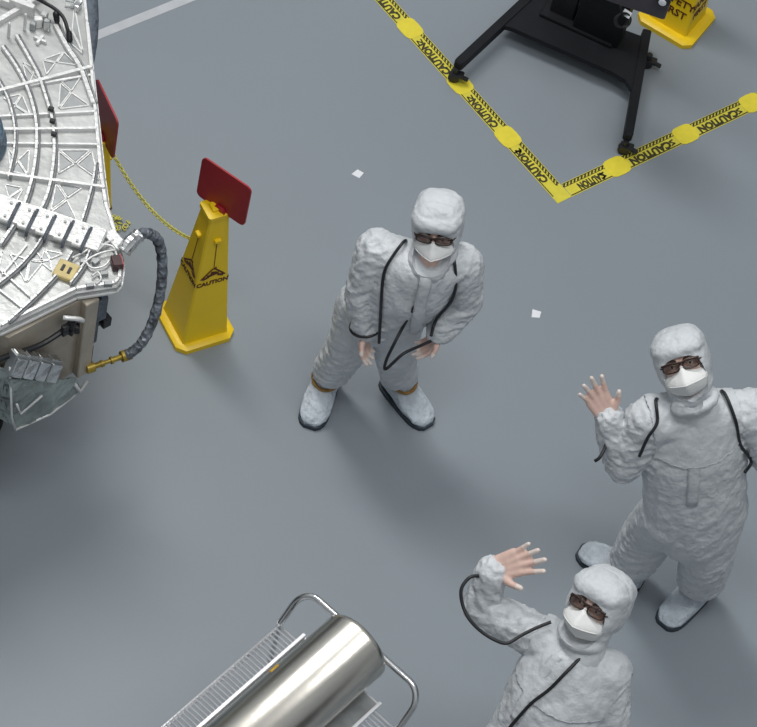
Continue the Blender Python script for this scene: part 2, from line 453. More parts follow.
# ------------------------------------------------------------------ wire cart with the steel cylinder
CA = 60.8; ad = rot(math.radians(CA)); wd = rot(math.radians(CA-90))
mid = (at(283, 640, .72)+at(404, 727, .72))/2-wd*.030
hw = .312; L = 1.25
base = mid-ad*L/2; base.z = 0
root = empty('wire_cart', base); tag(root, 'chrome wire shelf cart carrying a long steel cylinder at the bottom of the photo', 'cart')
def K(s, t, z): return V((mid.x, mid.y, 0))+ad*s+wd*t+V((0, 0, z))
for zs in (.72, .25):
    b = MB()
    for t in (-hw, hw):
        b.tube([K(-L, t, zs), K(0, t, zs)], .0055, 8); b.tube([K(-L, t, zs-.032), K(0, t, zs-.032)], .0045, 8)
        n = 18
        for i in range(n): b.tube([K(-L*(i+.5)/n, t, zs), K(-L*(i+.5)/n, t, zs-.032)], .0025, 5)
    for s_ in (0, -L):
        b.tube([K(s_, -hw, zs), K(s_, hw, zs)], .0055, 8); b.tube([K(s_, -hw, zs-.032), K(s_, hw, zs-.032)], .0045, 8)
    for t in (-.1, .1): b.tube([K(-L, t, zs-.008), K(0, t, zs-.008)], .004, 6)
    sh = obj('wire_shelf', b, WIRE, root, smooth=True)
    b = MB(); n = 64 if zs > .5 else 10
    for i in range(1, n): b.tube([K(-L*i/n, -hw, zs+.003), K(-L*i/n, hw, zs+.003)], .0042, 6)
    obj('deck_wires', b, WIRE, sh, smooth=True)
for s_ in (0, -L):
    for t in (-hw, hw):
        b = MB(); b.cyl(K(s_, t, .12), K(s_, t, .745), .0125, 14)
        po = obj('post', b, CHROME, root, smooth=True, angle=40)
        b = MB(); b.cyl(K(s_, t, .09), K(s_, t, .125), .017, 12); b.bar(K(s_-.012, t, .09), K(s_+.03, t, .09), .05, .012, .003)
        for k in (-1, 1): b.bar(K(s_+.01, t+k*.02, .04), K(s_+.01, t+k*.02, .09), .02, .004, upv=wd)
        ca_ = obj('castor', b, ALUD, root)
        b = MB(); b.lathe(K(s_+.01, t-.014, .05), wd, [(0, .02), (0, .046), (.006, .05), (.022, .05), (.028, .046), (.028, .02)], 24); obj('wheel', b, BLACK, ca_, smooth=True, angle=40)
hz = .95
hz = .885; so = .112
pts = [K(0, -hw, .735), K(.012, -hw, .75)]
for sg_ in (-1, 1):
    arc = []
    for k in range(8):
        a = k*PI/14; m_ = math.sin(a); q_ = 1-math.cos(a)
        arc.append(K(so-.075*(1-m_)*so/.16, sg_*(hw-.075*q_), hz-.075*(1-m_)))
    pts += arc if sg_ < 0 else arc[::-1]
pts += [K(.012, hw, .75), K(0, hw, .735)]
b = MB(); b.tube(pts, .0135, 14); obj('push_handle', b, CHROME, root, smooth=True, angle=50)

# cradle tray on the shelf
z0 = .7275
tmid = ((at(303, 637, .77)+at(384, 696, .77))/2-V((mid.x, mid.y, 0)))
ts, tt = tmid.dot(ad)-.005, -.005; thw = .198
tl = K(ts-.6, tt, z0)
root = empty('cradle_tray', tl); tag(root, 'bright aluminium cradle tray on the wire cart under the steel cylinder', 'tray')
b = MB(); b.obox(K(ts-.56, tt, z0+.003), ad*.56, wd*thw, (0, 0, .003)); obj('tray_floor', b, ALUD, root)
for k in (-1, 1):
    b = MB(); b.obox(K(ts-.56, tt+k*thw, z0+.018), ad*.56, wd*.003, (0, 0, .018)); b.obox(K(ts-.56, tt+k*(thw+.004), z0+.036), ad*.56, wd*.006, (0, 0, .002))
    obj('tray_side', b, TRAY, root)
b = MB(); b.obox(K(ts+.004, tt, z0+.0025), ad*.004, wd*thw, (0, 0, .0025)); obj('tray_end', b, TRAY, root)
cr_ = .147
cz = z0+.006+cr_+.003
cm = ((at(336, 614, cz)+at(388, 663, cz))/2-V((mid.x, mid.y, 0)))
cs_, ct_ = .078, tt+.002
L2 = 1.06
cbase = K(cs_-L2/2, ct_, cz-cr_)
root = empty('steel_cylinder', cbase); tag(root, 'long polished stainless steel cylinder lying in the tray on the wire cart', 'cylinder')
o = K(cs_, ct_, cz)
b = MB(); b.lathe(o, -ad, [(.0, cr_-.02), (0, cr_-.003), (.004, cr_), (.02, cr_+.0015), (.024, cr_), (L2-.024, cr_), (L2-.02, cr_+.0015), (L2-.004, cr_), (L2, cr_-.003), (L2, cr_-.02)], 72)
obj('shell', b, STEEL, root, smooth=True, angle=35)
b = MB(); b.lathe(o-ad*.001, ad, [(-.01, .05), (-.006, cr_-.018), (.003, cr_-.02), (.004, cr_-.05), (.004, .02)], 48); obj('end_cap', b, STEEL, root, smooth=True, angle=35)
tn = (-wd*.86+V((0, 0, .5))).normalized(); tp_ = K(cs_-.345, ct_, cz)+tn*(cr_+.001); tq = ad.cross(tn)
b = MB(); b.obox(tp_, ad*.022, tq*.008, tn*.0025, .001); tg = obj('tag', b, mat('amber_tag', (.55, .33, .03), .4, var=(40, .3)), root); tag(tg, 'small amber tag')
b = MB(); b.lathe(o-ad*(L2+.001), -ad, [(-.01, .05), (-.006, cr_-.018), (.004, cr_-.02), (.010, cr_-.05), (.014, .04)], 48); obj('end_cap', b, STEEL, root, smooth=True, angle=35)

# ------------------------------------------------------------------ spacecraft
DZ = 1.35
def D(x, y, dz=0.): return at(x, y, DZ+dz)
sc0 = D(-20, 150); sc0.z = 0
root = empty('spacecraft', sc0); tag(root, 'silver spacecraft with a ribbed metal deck, foil sides and a hose at the left edge', 'spacecraft')
outline = [(80, -60), (84, -15), (88, 20), (93, 66), (98, 110), (105, 175), (109, 205), (121, 248), (124.5, 262), (121.5, 282), (117, 287), (77, 293), (0, 330), (-70, 363), (-170, 350), (-230, 220), (-220, 60), (-120, -80)]
ol = [D(*p) for p in outline]
cen = sum(ol, V((0, 0, 0)))/len(ol)
inset = lambda p, d: p+(cen-p).normalized()*d
b = MB(); b.loft([[p-V((0, 0, .034)) for p in ol], [p-V((0, 0, .004)) for p in ol], [inset(p, .006) for p in ol]])
obj('deck', b, ALU, root)
b = MB(); ring = [inset(p, .018)+V((0, 0, .006)) for p in ol]
for p, q in zip(ring, ring[1:]+ring[:1]): b.bar(p, q, .012, .014, .003)
obj('deck_rim', b, ALUL, root)
b = MB(); ring = [p-V((0, 0, .032)) for p in ol]
for p, q in zip(ring, ring[1:]+ring[:1]): b.bar(p, q, .014, .010, .003)
obj('lower_flange', b, ALUL, root)
def rib(name, p, q, w, h, ma=ALUL, dz=0.):
    b = MB(); b.bar(D(*p, h/2+dz), D(*q, h/2+dz), w, h, min(w, h)*.2); return obj(name, b, ma, root)
# radial ribs
for p, q, w, h in (((-60, 107), (92, 67.5), .014, .024), ((-60, 120), (96, 112), .009, .016), ((-60, 131), (96.5, 129), .012, .02), ((-60, 143), (99, 145), .009, .016),
                   ((-60, 166), (105, 188), .012, .022), ((-70, 62), (70, -20), .02, .03), ((0, 91), (92, 75), .010, .012)):
    rib('radial_rib', p, q, w, h)
# broad radial beam with clamps
b = MB()
b.bar(D(-10, 205, .016), D(103, 243, .016), .115, .032, .006)
obj('radial_beam', b, ALUL, root)
for x, y in ((8, 211), (26, 218), (44, 224), (62, 229.5), (80, 236)):
    p = D(x, y, .036); d = (D(103, 243)-D(-10, 205)).normalized(); n = V((-d.y, d.x, 0))
    b = MB(); b.obox(p, d*.020, n*.055, (0, 0, .008), .004)
    cl = obj('beam_clamp', b, ALUL, root)
    for k in (-1, 1):
        b = MB(); b.cyl(p+n*.035*k+V((0, 0, .008)), p+n*.035*k+V((0, 0, .015)), .006, 8); obj('bolt', b, ALUD, cl)
    b = MB(); b.tube([p-n*.07+d*.027-V((0, 0, .02)), p-n*.056+d*.027+V((0, 0, .002)), p+n*.056+d*.027+V((0, 0, .002)), p+n*.07+d*.027-V((0, 0, .02))], .006, 6)
    obj('clamp_cable', b, SLATE, cl, smooth=True)
# concentric ring rails: each a bright flat rail with a grey groove
for pts, w in (([(55, 25), (66, 46), (79, 66), (86, 84), (93, 104)], .03), ([(16, 36), (28, 57), (39, 78), (47, 102), (52, 120), (54, 146), (52, 172), (47, 195), (38, 214), (28, 226)], .02),
               ([(2, 47), (14, 64), (23, 80), (31, 100), (36, 124), (36, 150), (32, 178), (24, 204), (14, 224), (0, 245)], .02),
               ([(95, 163), (93, 180), (87, 204), (80, 226)], .014), ([(72, 252), (62, 268), (48, 284), (30, 302), (8, 322)], .014), ([(90, 250), (82, 268), (70, 284)], .012),
               ([(44, 234), (34, 250), (16, 270), (-4, 286)], .012), ([(-20, 60), (-4, 78), (8, 100), (14, 125), (14, 150), (8, 178)], .012)):
    ps = smooth_path([D(*p, .012) for p in pts], 3)
    b = MB()
    for p, q in zip(ps, ps[1:]): b.bar(p, q, w*.6, .022, .002)
    rr = obj('ring_rail', b, ALUL, root)
    b = MB(); n0 = [V((-(q-p).y, (q-p).x, 0)).normalized() for p, q in zip(ps, ps[1:])]; n0.append(n0[-1])
    b.tube([p+n*(w*.35+.006)+V((0, 0, .002)) for p, n in zip(ps, n0)], .005, 6)
    obj('cable_run', b, GREYC if w < .025 else ALUD, rr, smooth=True)
# triangular stiffening pockets between the ribs
def pocket(tri, k=.12):
    P = [D(*p, .002) for p in tri]; c_ = sum(P, V((0, 0, 0)))/3
    b = MB(); inn = [p.lerp(c_, k) for p in P]
    for p, q in zip(inn, inn[1:]+inn[:1]): b.bar(p, q, .005, .009, .001)
    o = obj('stiffener', b, ALUL, root)
    b = MB(); b.prism([p.lerp(c_, .34) for p in P], DZ-.001, DZ+.003); obj('pocket', b, ALUD, o)
quads = [[(60, 82), (82, 76), (91, 106), (58, 110)], [(58, 150), (92, 150), (100, 182), (58, 175)], [(56, 182), (84, 188), (78, 222), (50, 212)], [(62, 20), (74, 4), (84, 56), (66, 40)],
         [(2, 98), (22, 94), (31, 116), (6, 118)], [(8, 148), (30, 148), (28, 176), (10, 172)], [(4, 184), (24, 188), (12, 210), (-4, 204)], [(42, 60), (64, 52), (78, 66), (46, 76)],
         [(8, 252), (34, 248), (44, 262), (26, 284)], [(44, 250), (64, 254), (52, 272), (40, 262)], [(22, 62), (34, 68), (42, 84), (28, 88)], [(-20, 250), (4, 250), (-6, 286), (-40, 300)]]
for q in quads:
    cx_ = sum(p[0] for p in q)/4+random.uniform(-2, 2); cy_ = sum(p[1] for p in q)/4+random.uniform(-2, 2)
    for i in random.sample(range(4), 3): pocket([q[i], q[(i+1) % 4], (cx_, cy_)])
# long thin lines radiating over the lower-left facet
for p, q in (((27, 245), (2, 275)), ((0, 270), (30, 297)), ((-10, 283), (22, 308))): rib('stiffener', p, q, .007, .012)
# the panel at the top left: covered boxes and fittings
for (x, y), a, w, h, ma in (((15, 4), .3, (.075, .022, .02), 0, ALUL), ((22, 7), .3, (.055, .012, .03), 0, ALUL), ((38, 22), .8, (.018, .014, .025), 0, ALUL), ((44, 18), .2, (.014, .014, .03), 0, ALU), ((47, 25), .5, (.014, .012, .028), 0, FOIL), ((33, 26), .3, (.012, .012, .02), 0, ALUD),
                            ((40, 40), .2, (.03, .006, .008), 0, ALUL), ((40, 40), .2+PI/2, (.028, .007, .009), 0, ALUL), ((25, 22), .4, (.006, .006, .05), 0, ALUL), ((9, 30), .4, (.006, .006, .045), 0, ALUL), ((78, 6), .3, (.012, .02, .02), 0, FOIL), ((70, 3), .6, (.02, .012, .02), 0, FOIL)):
    b = MB(); b.obox(D(x, y, w[2]), rot(a-.4)*w[0], rot(a-.4+PI/2)*w[1], (0, 0, w[2]), .003); obj('deck_fitting', b, ma, root)
ps = smooth_path([D(34, -3, .05), D(45, 3, .07), D(55, 9, .07), D(63, 17, .07), D(67, 27, .06), D(69, 37, .03)], 5)
b = MB(); b.tube(ps, .008, 8); cbl = obj('black_cable', b, BLACK, root, smooth=True)
b = MB(); b.capsule(D(69, 33, .04), .012, D(69.5, 40, .02), .014); b.capsule(D(56, 14, .06), .014, D(57, 21, .03), .012); obj('connector', b, BLACK, cbl, smooth=True)
# three dark clips on the ring rail
for x, y in ((51, 109), (52.5, 121), (54, 134)):
    b = MB(); b.obox(D(x, y, .032), (.011, 0, 0), (0, .009, 0), (0, 0, .008), .002); obj('rail_clip', b, BLACK, root)
# blue central thruster housing
hc = D(-38, 142)
b = MB(); b.lathe(V((hc.x, hc.y, DZ)), (0, 0, 1), [(0, .178), (.02, .178), (.05, .165), (.09, .16), (.10, .145), (.06, .13), (.05, .03)], 40); obj('central_housing', b, BLUEF, root, smooth=True, angle=40)
# pale yellow plate with two slots
p = D(66, 271, .012); d = (D(66, 262)-D(56, 280)); d.z = 0; d.normalize(); n = V((-d.y, d.x, 0))
b = MB(); b.obox(p, d*.042, n*.042, (0, 0, .012), .004); pp = obj('keyed_plate', b, mat('cream_yellow_plate', (.62, .50, .22), .5, var=(30, .1)), root); tag(pp, 'cream yellow plate with two dark slots')
for k in (-1, 1):
    b = MB(); b.obox(p+V((.014*k, -.003*k, .012)), d*.016, n*.006, (0, 0, .004), .001); obj('slot', b, BLACK, pp)
# connector box at the corner
b = MB(); b.obox(D(116.5, 263, .02), rot(.5)*.020, rot(.5+PI/2)*.028, (0, 0, .02), .004); cb_ = obj('connector_box', b, mat('dark_maroon_box', (.05, .015, .018), .4, var=(30, .3)), root)
b = MB(); b.obox(D(121, 262, .02), rot(.5)*.005, rot(.5+PI/2)*.027, (0, 0, .018), .002); o_ = obj('red_cover', b, mat('dusty_red', (.40, .07, .07), .5, var=(30, .2)), cb_)
# loose wires near the corner
b = MB()
for w_ in ([(72, 258), (84, 252), (96, 245), (112, 246), (117, 256)], [(86, 262), (92, 268), (104, 266), (110, 259)], [(85, 246), (97, 250), (106, 243), (114, 240)], [(92, 276), (98, 272), (101, 279), (96, 284)], [(80, 268), (90, 258), (104, 252), (116, 250)]):
    b.tube(smooth_path([D(*p, .014+.012*random.random()) for p in w_], 4), .005, 6)
obj('wire_bundle', b, ALUL, root, smooth=True)
b = MB()
for (x, y), a in (((84, 262), .3), ((96, 262), 1.1), ((104, 274), .5), ((90, 286), .5), ((108, 284), .4)): b.obox(D(x, y, .01), rot(a)*.016, rot(a+PI/2)*.009, (0, 0, .01), .002)
obj('bracket', b, ALUD, root)
# bright corner strip
b = MB(); b.bar(D(108, 232, .01), D(124, 250, .01), .05, .016, .003); obj('corner_strip', b, ALUL, root)
# side of the body under the deck
ZB = .70
def S(x, y, z): return at(x, y, z)
zt = DZ-.05
post_t = S(97, 297, zt); foil_l = S(30, 332, zt)
e = (foil_l-post_t).normalized()
inw = V((e.y, -e.x, 0)); inw = inw if inw.dot(cen-post_t) > 0 else -inw
A0 = post_t+inw*.02; A1 = A0+e*.40
A2 = A1+(e*.6+inw*.9).normalized()*.9
A3 = A2+inw*.6-e*.2; A5 = A0+inw*.95-e*.05; A4 = A5+inw*.3+e*.5
hull = [A0, A1, A2, A3, A4, A5]
hc_ = sum(hull, V((0, 0, 0)))/6
b = MB(); b.loft([[V((p.x, p.y, ZB+.10)) for p in hull], [V((p.x, p.y, zt+.001)) for p in hull]]); obj('side_panel', b, TAN, root)
low = [p.lerp(hc_, .05) for p in hull]
b = MB(); b.loft([[V((p.x, p.y, ZB-.02)) for p in [q.lerp(hc_, .16) for q in hull]], [V((p.x, p.y, ZB+.12)) for p in low]]); obj('lower_body', b, FOILD, root)
b = MB(); b.cyl((hc_.x, hc_.y, .06), (hc_.x, hc_.y, ZB), .30, 32); sp = obj('support_pedestal', b, ALUD, root, smooth=True, angle=40)
b = MB(); b.cyl((hc_.x, hc_.y, 0), (hc_.x, hc_.y, .06), .46, 32); obj('pedestal_base', b, POWDER, sp, smooth=True, angle=40)
out = -inw
def W(s, z, off=0.): return V((A0.x, A0.y, 0))+e*s+out*off+V((0, 0, z))
b = MB(); b.obox(W(.028, (zt+ZB)/2+.05, .012), e*.032, out*.022, (0, 0, (zt-ZB)/2-.05), .004); obj('corner_post', b, TAN, root)
b = MB(); b.obox(W(-.02, zt-.10, .0), e*.034, out*.03, (0, 0, .07), .003); b.obox(W(-.035, zt-.06, .01), e*.016, out*.018, (0, 0, .055), .003); b.obox(W(-.018, zt-.26, .0), e*.014, out*.018, (0, 0, .07), .003)
b.obox(W(-.008, zt-.43, -.01), e*.018, out*.022, (0, 0, .07), .003); obj('harness_cover', b, SLATE, root)
b = MB(); b.obox(W(-.075, zt-.235, .0), e*.020, out*.02, (0, 0, .026), .003); b.bar(W(-.06, zt-.235), W(-.02, zt-.235), .012, .012); obj('black_block', b, BLACK, root)
b = MB(); b.tube(smooth_path([W(.50, zt-.05, .03), W(.40, zt-.075, .03), W(.28, zt-.11, .03), W(.18, zt-.10, .03), W(.13, zt-.07, .03), W(.12, zt-.04, .02)], 4), .012, 8)
for k in range(7): b.obox(W(.13+.035*math.sin(k*2.1), zt-.09+.03*math.cos(k*1.7), .04), rot(k)*.014, rot(k+PI/2)*.010, (0, 0, .014), .002)
obj('cable_harness', b, BLACK, root)
b = MB(); b.tube(smooth_path([W(.16, zt-.02, .02), W(.11, zt-.03, .05), W(.085, zt-.06, .05), W(.09, zt-.09, .02)], 4), .010, 8); obj('bent_pipe', b, ALUL, root, smooth=True)
# finned silver box, its row of cells tilted down towards the corner post
ba, bb = W(.425, zt-.085, .05), W(.19, zt-.315, .05)
bd = (bb-ba).normalized(); bn = out; bu = bn.cross(bd); bu = bu if bu.z > 0 else -bu; bu = (bu*.35+V((0, 0, .65))).normalized(); bl = (bb-ba).length/2; bx = (ba+bb)/2
b = MB(); b.obox(bx, bd*bl, bn*.022, bu*.062, .004); fb = obj('finned_box', b, ALUD, root)
for k in range(4):
    t_ = bl*(-.75+.5*k)
    b = MB(); b.obox(bx+bd*t_+bn*.023, bd*bl*.215, bn*.008, bu*.052, .004); obj('silver_cell', b, FOIL, fb)
    b = MB(); b.obox(bx+bd*t_+bu*.063, bd*bl*.19, bn*.018, bu*.006, .003); obj('silver_cell', b, FOIL, fb)
# crinkled blanket below
def sheet(pts_top, pts_bot, amp, ma, nm, nu=26, nv=14):
    top = smooth_path(pts_top, nu//max(1, len(pts_top)-1)); bot = smooth_path(pts_bot, nu//max(1, len(pts_bot)-1)); n = min(len(top), len(bot))
    b = MB(); rings = []
    for j in range(nv+1):
        row = []
        for i in range(n):
            p = top[i*(len(top)-1)//(n-1)].lerp(bot[i*(len(bot)-1)//(n-1)], j/nv)
            q = p*22; row.append(p+out*amp*(1-2*abs(noise.noise(q))+.5*noise.noise(q*2.3))+V((0, 0, amp*.5*noise.noise(q*1.3+V((5, 5, 5))))))
        rings.append(row)
    b.loft(rings, cap=False, closed=False)
    bmesh.ops.recalc_face_normals(b.b, faces=b.b.faces)
    ex = bmesh.ops.solidify(b.b, geom=b.b.faces[:], thickness=.006)
    return obj(nm, b, ma, root)
sheet([W(.10, zt-.42, .06), W(.25, zt-.31, .07), W(.44, zt-.15, .07)], [W(.05, ZB+.03, .04), W(.22, ZB+.03, .07), W(.39, ZB+.055, .07)], .006, FOILD, 'foil_blanket')
sheet([W(.40, zt-.12, .05), W(.50, zt-.14, -.04), W(.66, zt-.14, -.28)], [W(.38, ZB+.06, .05), W(.45, ZB+.09, -.04), W(.62, ZB+.12, -.25)], .02, FOILD, 'foil_blanket')
b = MB(); b.tube([W(.04, ZB+.03, .05), W(.22, ZB+.03, .08), W(.39, ZB+.055, .08)], .006, 6); b.tube([W(.43, zt-.10, .06), W(.43, ZB+.2, .10), W(.39, ZB+.055, .08)], .005, 6); b.tube([W(.30, zt-.33, .115), W(.40, zt-.38, .115), W(.42, zt-.30, .11)], .005, 6); b.tube([W(.10, ZB+.14, .06), W(.07, ZB+.06, .07), W(.02, ZB+.07, .05)], .008, 6); obj('edge_trim', b, ALUL, root, smooth=True)
# hose looping out from the deck to the yellow fitting
hp = [at(123, 252, DZ+.03), at(133, 240, DZ+.06), at(145, 233, DZ+.06), at(157, 239, DZ+.0), at(162, 258, DZ-.10), at(161, 288, DZ-.24), at(154, 318, DZ-.36), at(143, 341, DZ-.44), at(132, 352, DZ-.49), at(124, 356, DZ-.51)]
ps = smooth_path(hp, 6); b = MB()
b.tube(ps, [.0205+.002*math.sin(i*2.4)+.002*random.random() for i in range(len(ps))], 12); hs = obj('hose', b, BRAID, root, smooth=True)
b = MB(); b.tube(ps[:10], [.027+.006*random.random() for i in range(10)], 10); obj('foil_sleeve', b, FOIL, hs)
f0 = hp[-1]; f1 = W(.02, f0.z-.0, .035)
b = MB(); dv = (f1-f0); Lh = dv.length; b.lathe(f0, dv, [(-.03, .018), (-.03, .024), (.012, .024), (.012, .012), (Lh*.3, .012), (Lh*.3, .016), (Lh*.36, .016), (Lh*.36, .009), (Lh*.55, .009), (Lh*.55, .015), (Lh*.62, .015), (Lh*.62, .012), (Lh*.8, .012), (Lh*.8, .022), (Lh, .022)], 16)
ft = obj('brass_fitting', b, mat('brass_yellow', (.40, .29, .05), .35, .5, var=(30, .3)), root, smooth=True, angle=30); tag(ft, 'brass yellow hose fitting')
# slate cloth sleeve hanging past the top right edge
b = MB(); b.tube(smooth_path([D(84, -30, -.06), D(87, -8, -.05), D(89, 15, -.05), D(90, 38, -.08), D(91, 52, -.10), D(92, 64, -.12)], 4), [.045, .045, .044, .044, .044, .043, .042, .042, .041, .040, .038, .036, .034, .031, .028, .025, .021, .018, .015, .011, .007], 12)
obj('cloth_sleeve', b, SLATE, root, smooth=True)

# ------------------------------------------------------------------ people
def ridge(p): return 1-2.2*abs(noise.noise(p))
def wrinkle(bm, bones, amp):
    bm.normal_update(); mv = []
    for v in bm.verts:
        best = None
        for (p, q, kind, a) in bones:
            d = q-p; L = d.length; t = max(0, min(1, (v.co-p).dot(d)/(L*L))); c = p+d*t
            ds = (v.co-c).length/ (1.6 if kind == 'torso' else 1)
            if best is None or ds < best[0]: best = (ds, p, q, kind, a, t, c, L)
        ds, p, q, kind, a, t, c, L = best
        n_ = (v.co-c)
        if kind == 'limb':
            s = t*L; w = n_.normalized() if n_.length > 1e-6 else V((0, 0, 1))
            x = V((s*22, 0, 0))+w*1.6+p*9
            g = ridge(x)*.8+.5*ridge(x*2.1+V((3, 1, 2)))+.25*noise.noise(x*4)
        else:
            x = V((v.co.x*6, v.co.y*6, v.co.z*3.4)); g = .6*noise.noise(x*.9)+.5*ridge(x*1.7+V((4, 0, 0)))+.4*ridge(x*3.6)+.2*ridge(x*7)
        mv.append((v, v.normal*g*a*amp))
    for v, d in mv: v.co += d

def hand(mb, w, d, n, side, flex=.25, spread=.12, sc=1.0, thumb=.8):
    """palm, four fingers of their own lengths and a thumb leaving the side of the palm"""
    d = V(d).normalized(); n = V(n); n = (n-d*n.dot(d)).normalized(); t = d.cross(n)*side; w = V(w); tips = []
    mb.capsule(w-d*.012*sc, .024*sc, w, .025*sc)
    for k, (off, ln, r) in enumerate(((.033, .074, .0112), (.011, .084, .0116), (-.011, .077, .0110), (-.031, .060, .0100))):
        kn = w+d*(.092-.004*abs(k-1))*sc+t*off*sc
        mb.capsule(w+t*off*.6*sc, .0165*sc, kn, .0125*sc)
        mb.capsule(w+t*(off*.6-.008)*sc+d*.02*sc, .015*sc, kn-t*.006*sc, .011*sc)
        a = -(k-1.4)*spread; fd = (d*math.cos(a)+t*math.sin(a)).normalized(); p = kn; rr = r*sc
        ff = flex*(1+.12*k)
        for seg, fr in enumerate((.45, .31, .24)):
            fd = (fd*math.cos(ff)+n*math.sin(ff)).normalized()
            q = p+fd*ln*fr*sc; mb.capsule(p, rr, q, rr*.92, 10); p = q; rr *= .92
        tips.append((p, (p-kn).length))
    p = w+d*.022*sc+t*.026*sc
    td = (d*(1-thumb*.55)+t*thumb+n*.25).normalized()
    mb.capsule(w+d*.012*sc+t*.01*sc, .018*sc, p+td*.03*sc, .0145*sc)
    q = p+td*.042*sc; mb.capsule(p, .015*sc, q, .012*sc, 10)
    td = (td*.8+d*.45+n*.15).normalized(); r_ = q+td*.036*sc; mb.capsule(q, .0118*sc, r_, .010*sc, 10)
    tips.append((r_, .05))
    return tips

def person(J, ff, theta, hands, label, feet, hood_sc=1.0, bib=True, cords=(), flap=None, cuff=None, roomy=1.0, arm=.86, leg=.86, wide=1.0, gap=False):
    J = {k: V(v) if not isinstance(v, V) else v for k, v in J.items()}
    g0 = (J['anL']+J['anR'])/2; g0.z = 0
    hc = J['head']; f = V(ff).normalized()
    v = CX*math.sin(theta)+CY*math.cos(theta); u = (v-f*v.dot(f)).normalized(); r = f.cross(u)    # r = the wearer's right
    hp = J['hip']; nk = J['neck']; R = (J['shL']-J['shR']); R = R.normalized()
    T = (nk-hp).normalized(); Fd = T.cross(R); Fd = Fd if Fd.dot(f) > 0 else -Fd
    R = (R-T*R.dot(T)).normalized()
    TL = (nk-hp).length
    # ---- body: one continuous figure
    b = MB()
    b.ell(hc+u*.018-f*.006, r*.080, f*.092, u*.112, 24, 16)
    b.ell(hc-u*.052+f*.018, r*.056, f*.066, u*.066, 20, 12)
    b.capsule(hc+f*.088+u*.022, .009, hc+f*.104-u*.018, .014)                      # nose
    for s in (-1, 1):
        b.capsule(hc+f*.103-u*.022+r*s*.008, .009, hc+f*.1-u*.022+r*s*.009, .009)
        b.capsule(hc+f*.082+u*.034+r*s*.018, .010, hc+f*.068+u*.034+r*s*.05, .009)     # brow ridge
        b.ell(hc-f*.006+r*s*.077-u*.004, r*s*.010, f*.020, u*.032, 12, 8)              # ear
        b.capsule(hc+f*.074-u*.008+r*s*.04, .016, hc+f*.06-u*.014+r*s*.055, .014)      # cheek
    b.capsule(hc+f*.084-u*.066-r*.02, .006, hc+f*.084-u*.066+r*.02, .006)          # lips
    b.capsule(hc+f*.082-u*.076-r*.014, .007, hc+f*.082-u*.076+r*.014, .007)
    b.capsule(nk-T*.03, .062, hc-u*.06-f*.02, .054)
    def tor(t, rx, ry, fo=0): return [hp+T*TL*t+Fd*fo+R*rx*math.cos(k*PI/10)+Fd*ry*math.sin(k*PI/10) for k in range(20)]
    b.loft([tor(-.16, .10, .08), tor(-.05, .155, .105), tor(.15, .145, .10), tor(.4, .135, .095), tor(.65, .155, .105), tor(.85, .15, .085), tor(.97, .07, .06)])
    for s, sd in (('L', 1), ('R', -1)):
        sh, el, wr, kn, an = (J[x+s] for x in ('sh', 'el', 'wr', 'kn', 'an'))
        b.capsule(nk-T*.05, .06, sh, .055); b.capsule(sh, .052, el, .040); b.capsule(el, .040, wr, .026)
        hj = hp+R*.085*sd-T*.04
        b.capsule(hj, .085, kn, .056); b.capsule(kn, .056, an, .038)
        fd, _ = feet[s]; fd = V(fd).normalized(); a0 = V((an.x, an.y, .045))
        b.capsule(an, .038, a0-fd*.02, .036); b.capsule(a0-fd*.03, .034, a0+fd*.13-V((0, 0, .008)), .030)
    tips = []
    for s, kw in hands.items():
        wr = J['wr'+s]; tips += hand(b, wr, **kw)
    bm = remesh(b, .0052, 3)
    me = bpy.data.meshes.new('person'); bm.to_mesh(me); bm.free()
    root = link('person', me, [SKIN, LATEX], loc=g0)
    for pl_ in me.polygons:
        c = pl_.center+g0
        if any((c-t).length < ln*.40 for t, ln in tips): pl_.material_index = 1
    tag(root, label, 'person', 'people in white cleanroom suits')
    # eyes and brows
    for s in (-1, 1):
        ec = hc+f*.076+u*.014+r*s*.036
        b = MB(); b.ell(ec, r*.0135, f*.0135, u*.0125, 14, 10); ey = obj('eye', b, WHITE, root, smooth=True)
        b = MB(); b.ell(ec+f*.0105, r*.006, f*.004, u*.006, 12, 8); obj('iris', b, IRIS, ey, smooth=True)
        b = MB(); b.tube(smooth_path([hc+f*.092+u*.034+r*s*.014, hc+f*.088+u*.040+r*s*.034, hc+f*.070+u*.036+r*s*.055], 4), [.003, .004, .0045, .005, .005, .0045, .004, .003, .002], 6); obj('eyebrow', b, BROW, root, smooth=True)
    # glasses
    b = MB()
    def gp(x, z, o=0.): return hc+r*x*1.17+u*z+f*(.104+o-2.6*x*x)
    for s in (-1, 1):
        ring = [gp(s*.034+.028*math.copysign(abs(math.cos(k*PI/8))**.7, math.cos(k*PI/8)), .012+.017*math.copysign(abs(math.sin(k*PI/8))**.7, math.sin(k*PI/8))) for k in range(16)]
        b.tube(ring, .003, 6, True)
        b.tube([gp(s*.064, .02), hc+r*s*.088+u*.016+f*.06, hc+r*s*.090+u*.008-f*.01], .003, 6)
    b.tube([gp(-.01, .018), gp(0, .021), gp(.01, .018)], .003, 6)
    b.tube(smooth_path([gp(-.064, .028), gp(-.034, .031), gp(0, .027), gp(.034, .031), gp(.064, .028)], 4), .0038, 6)
    gl = obj('glasses', b, BROWN, root, smooth=True)
    for s in (-1, 1):
        b = MB(); ring = [[gp(s*.034+.027*math.copysign(abs(math.cos(k*PI/8))**.7, math.cos(k*PI/8)), .012+.016*math.copysign(abs(math.sin(k*PI/8))**.7, math.sin(k*PI/8)), o) for k in range(16)] for o in (0, .0015)]
        b.loft(ring); obj('lens', b, LENS, gl)
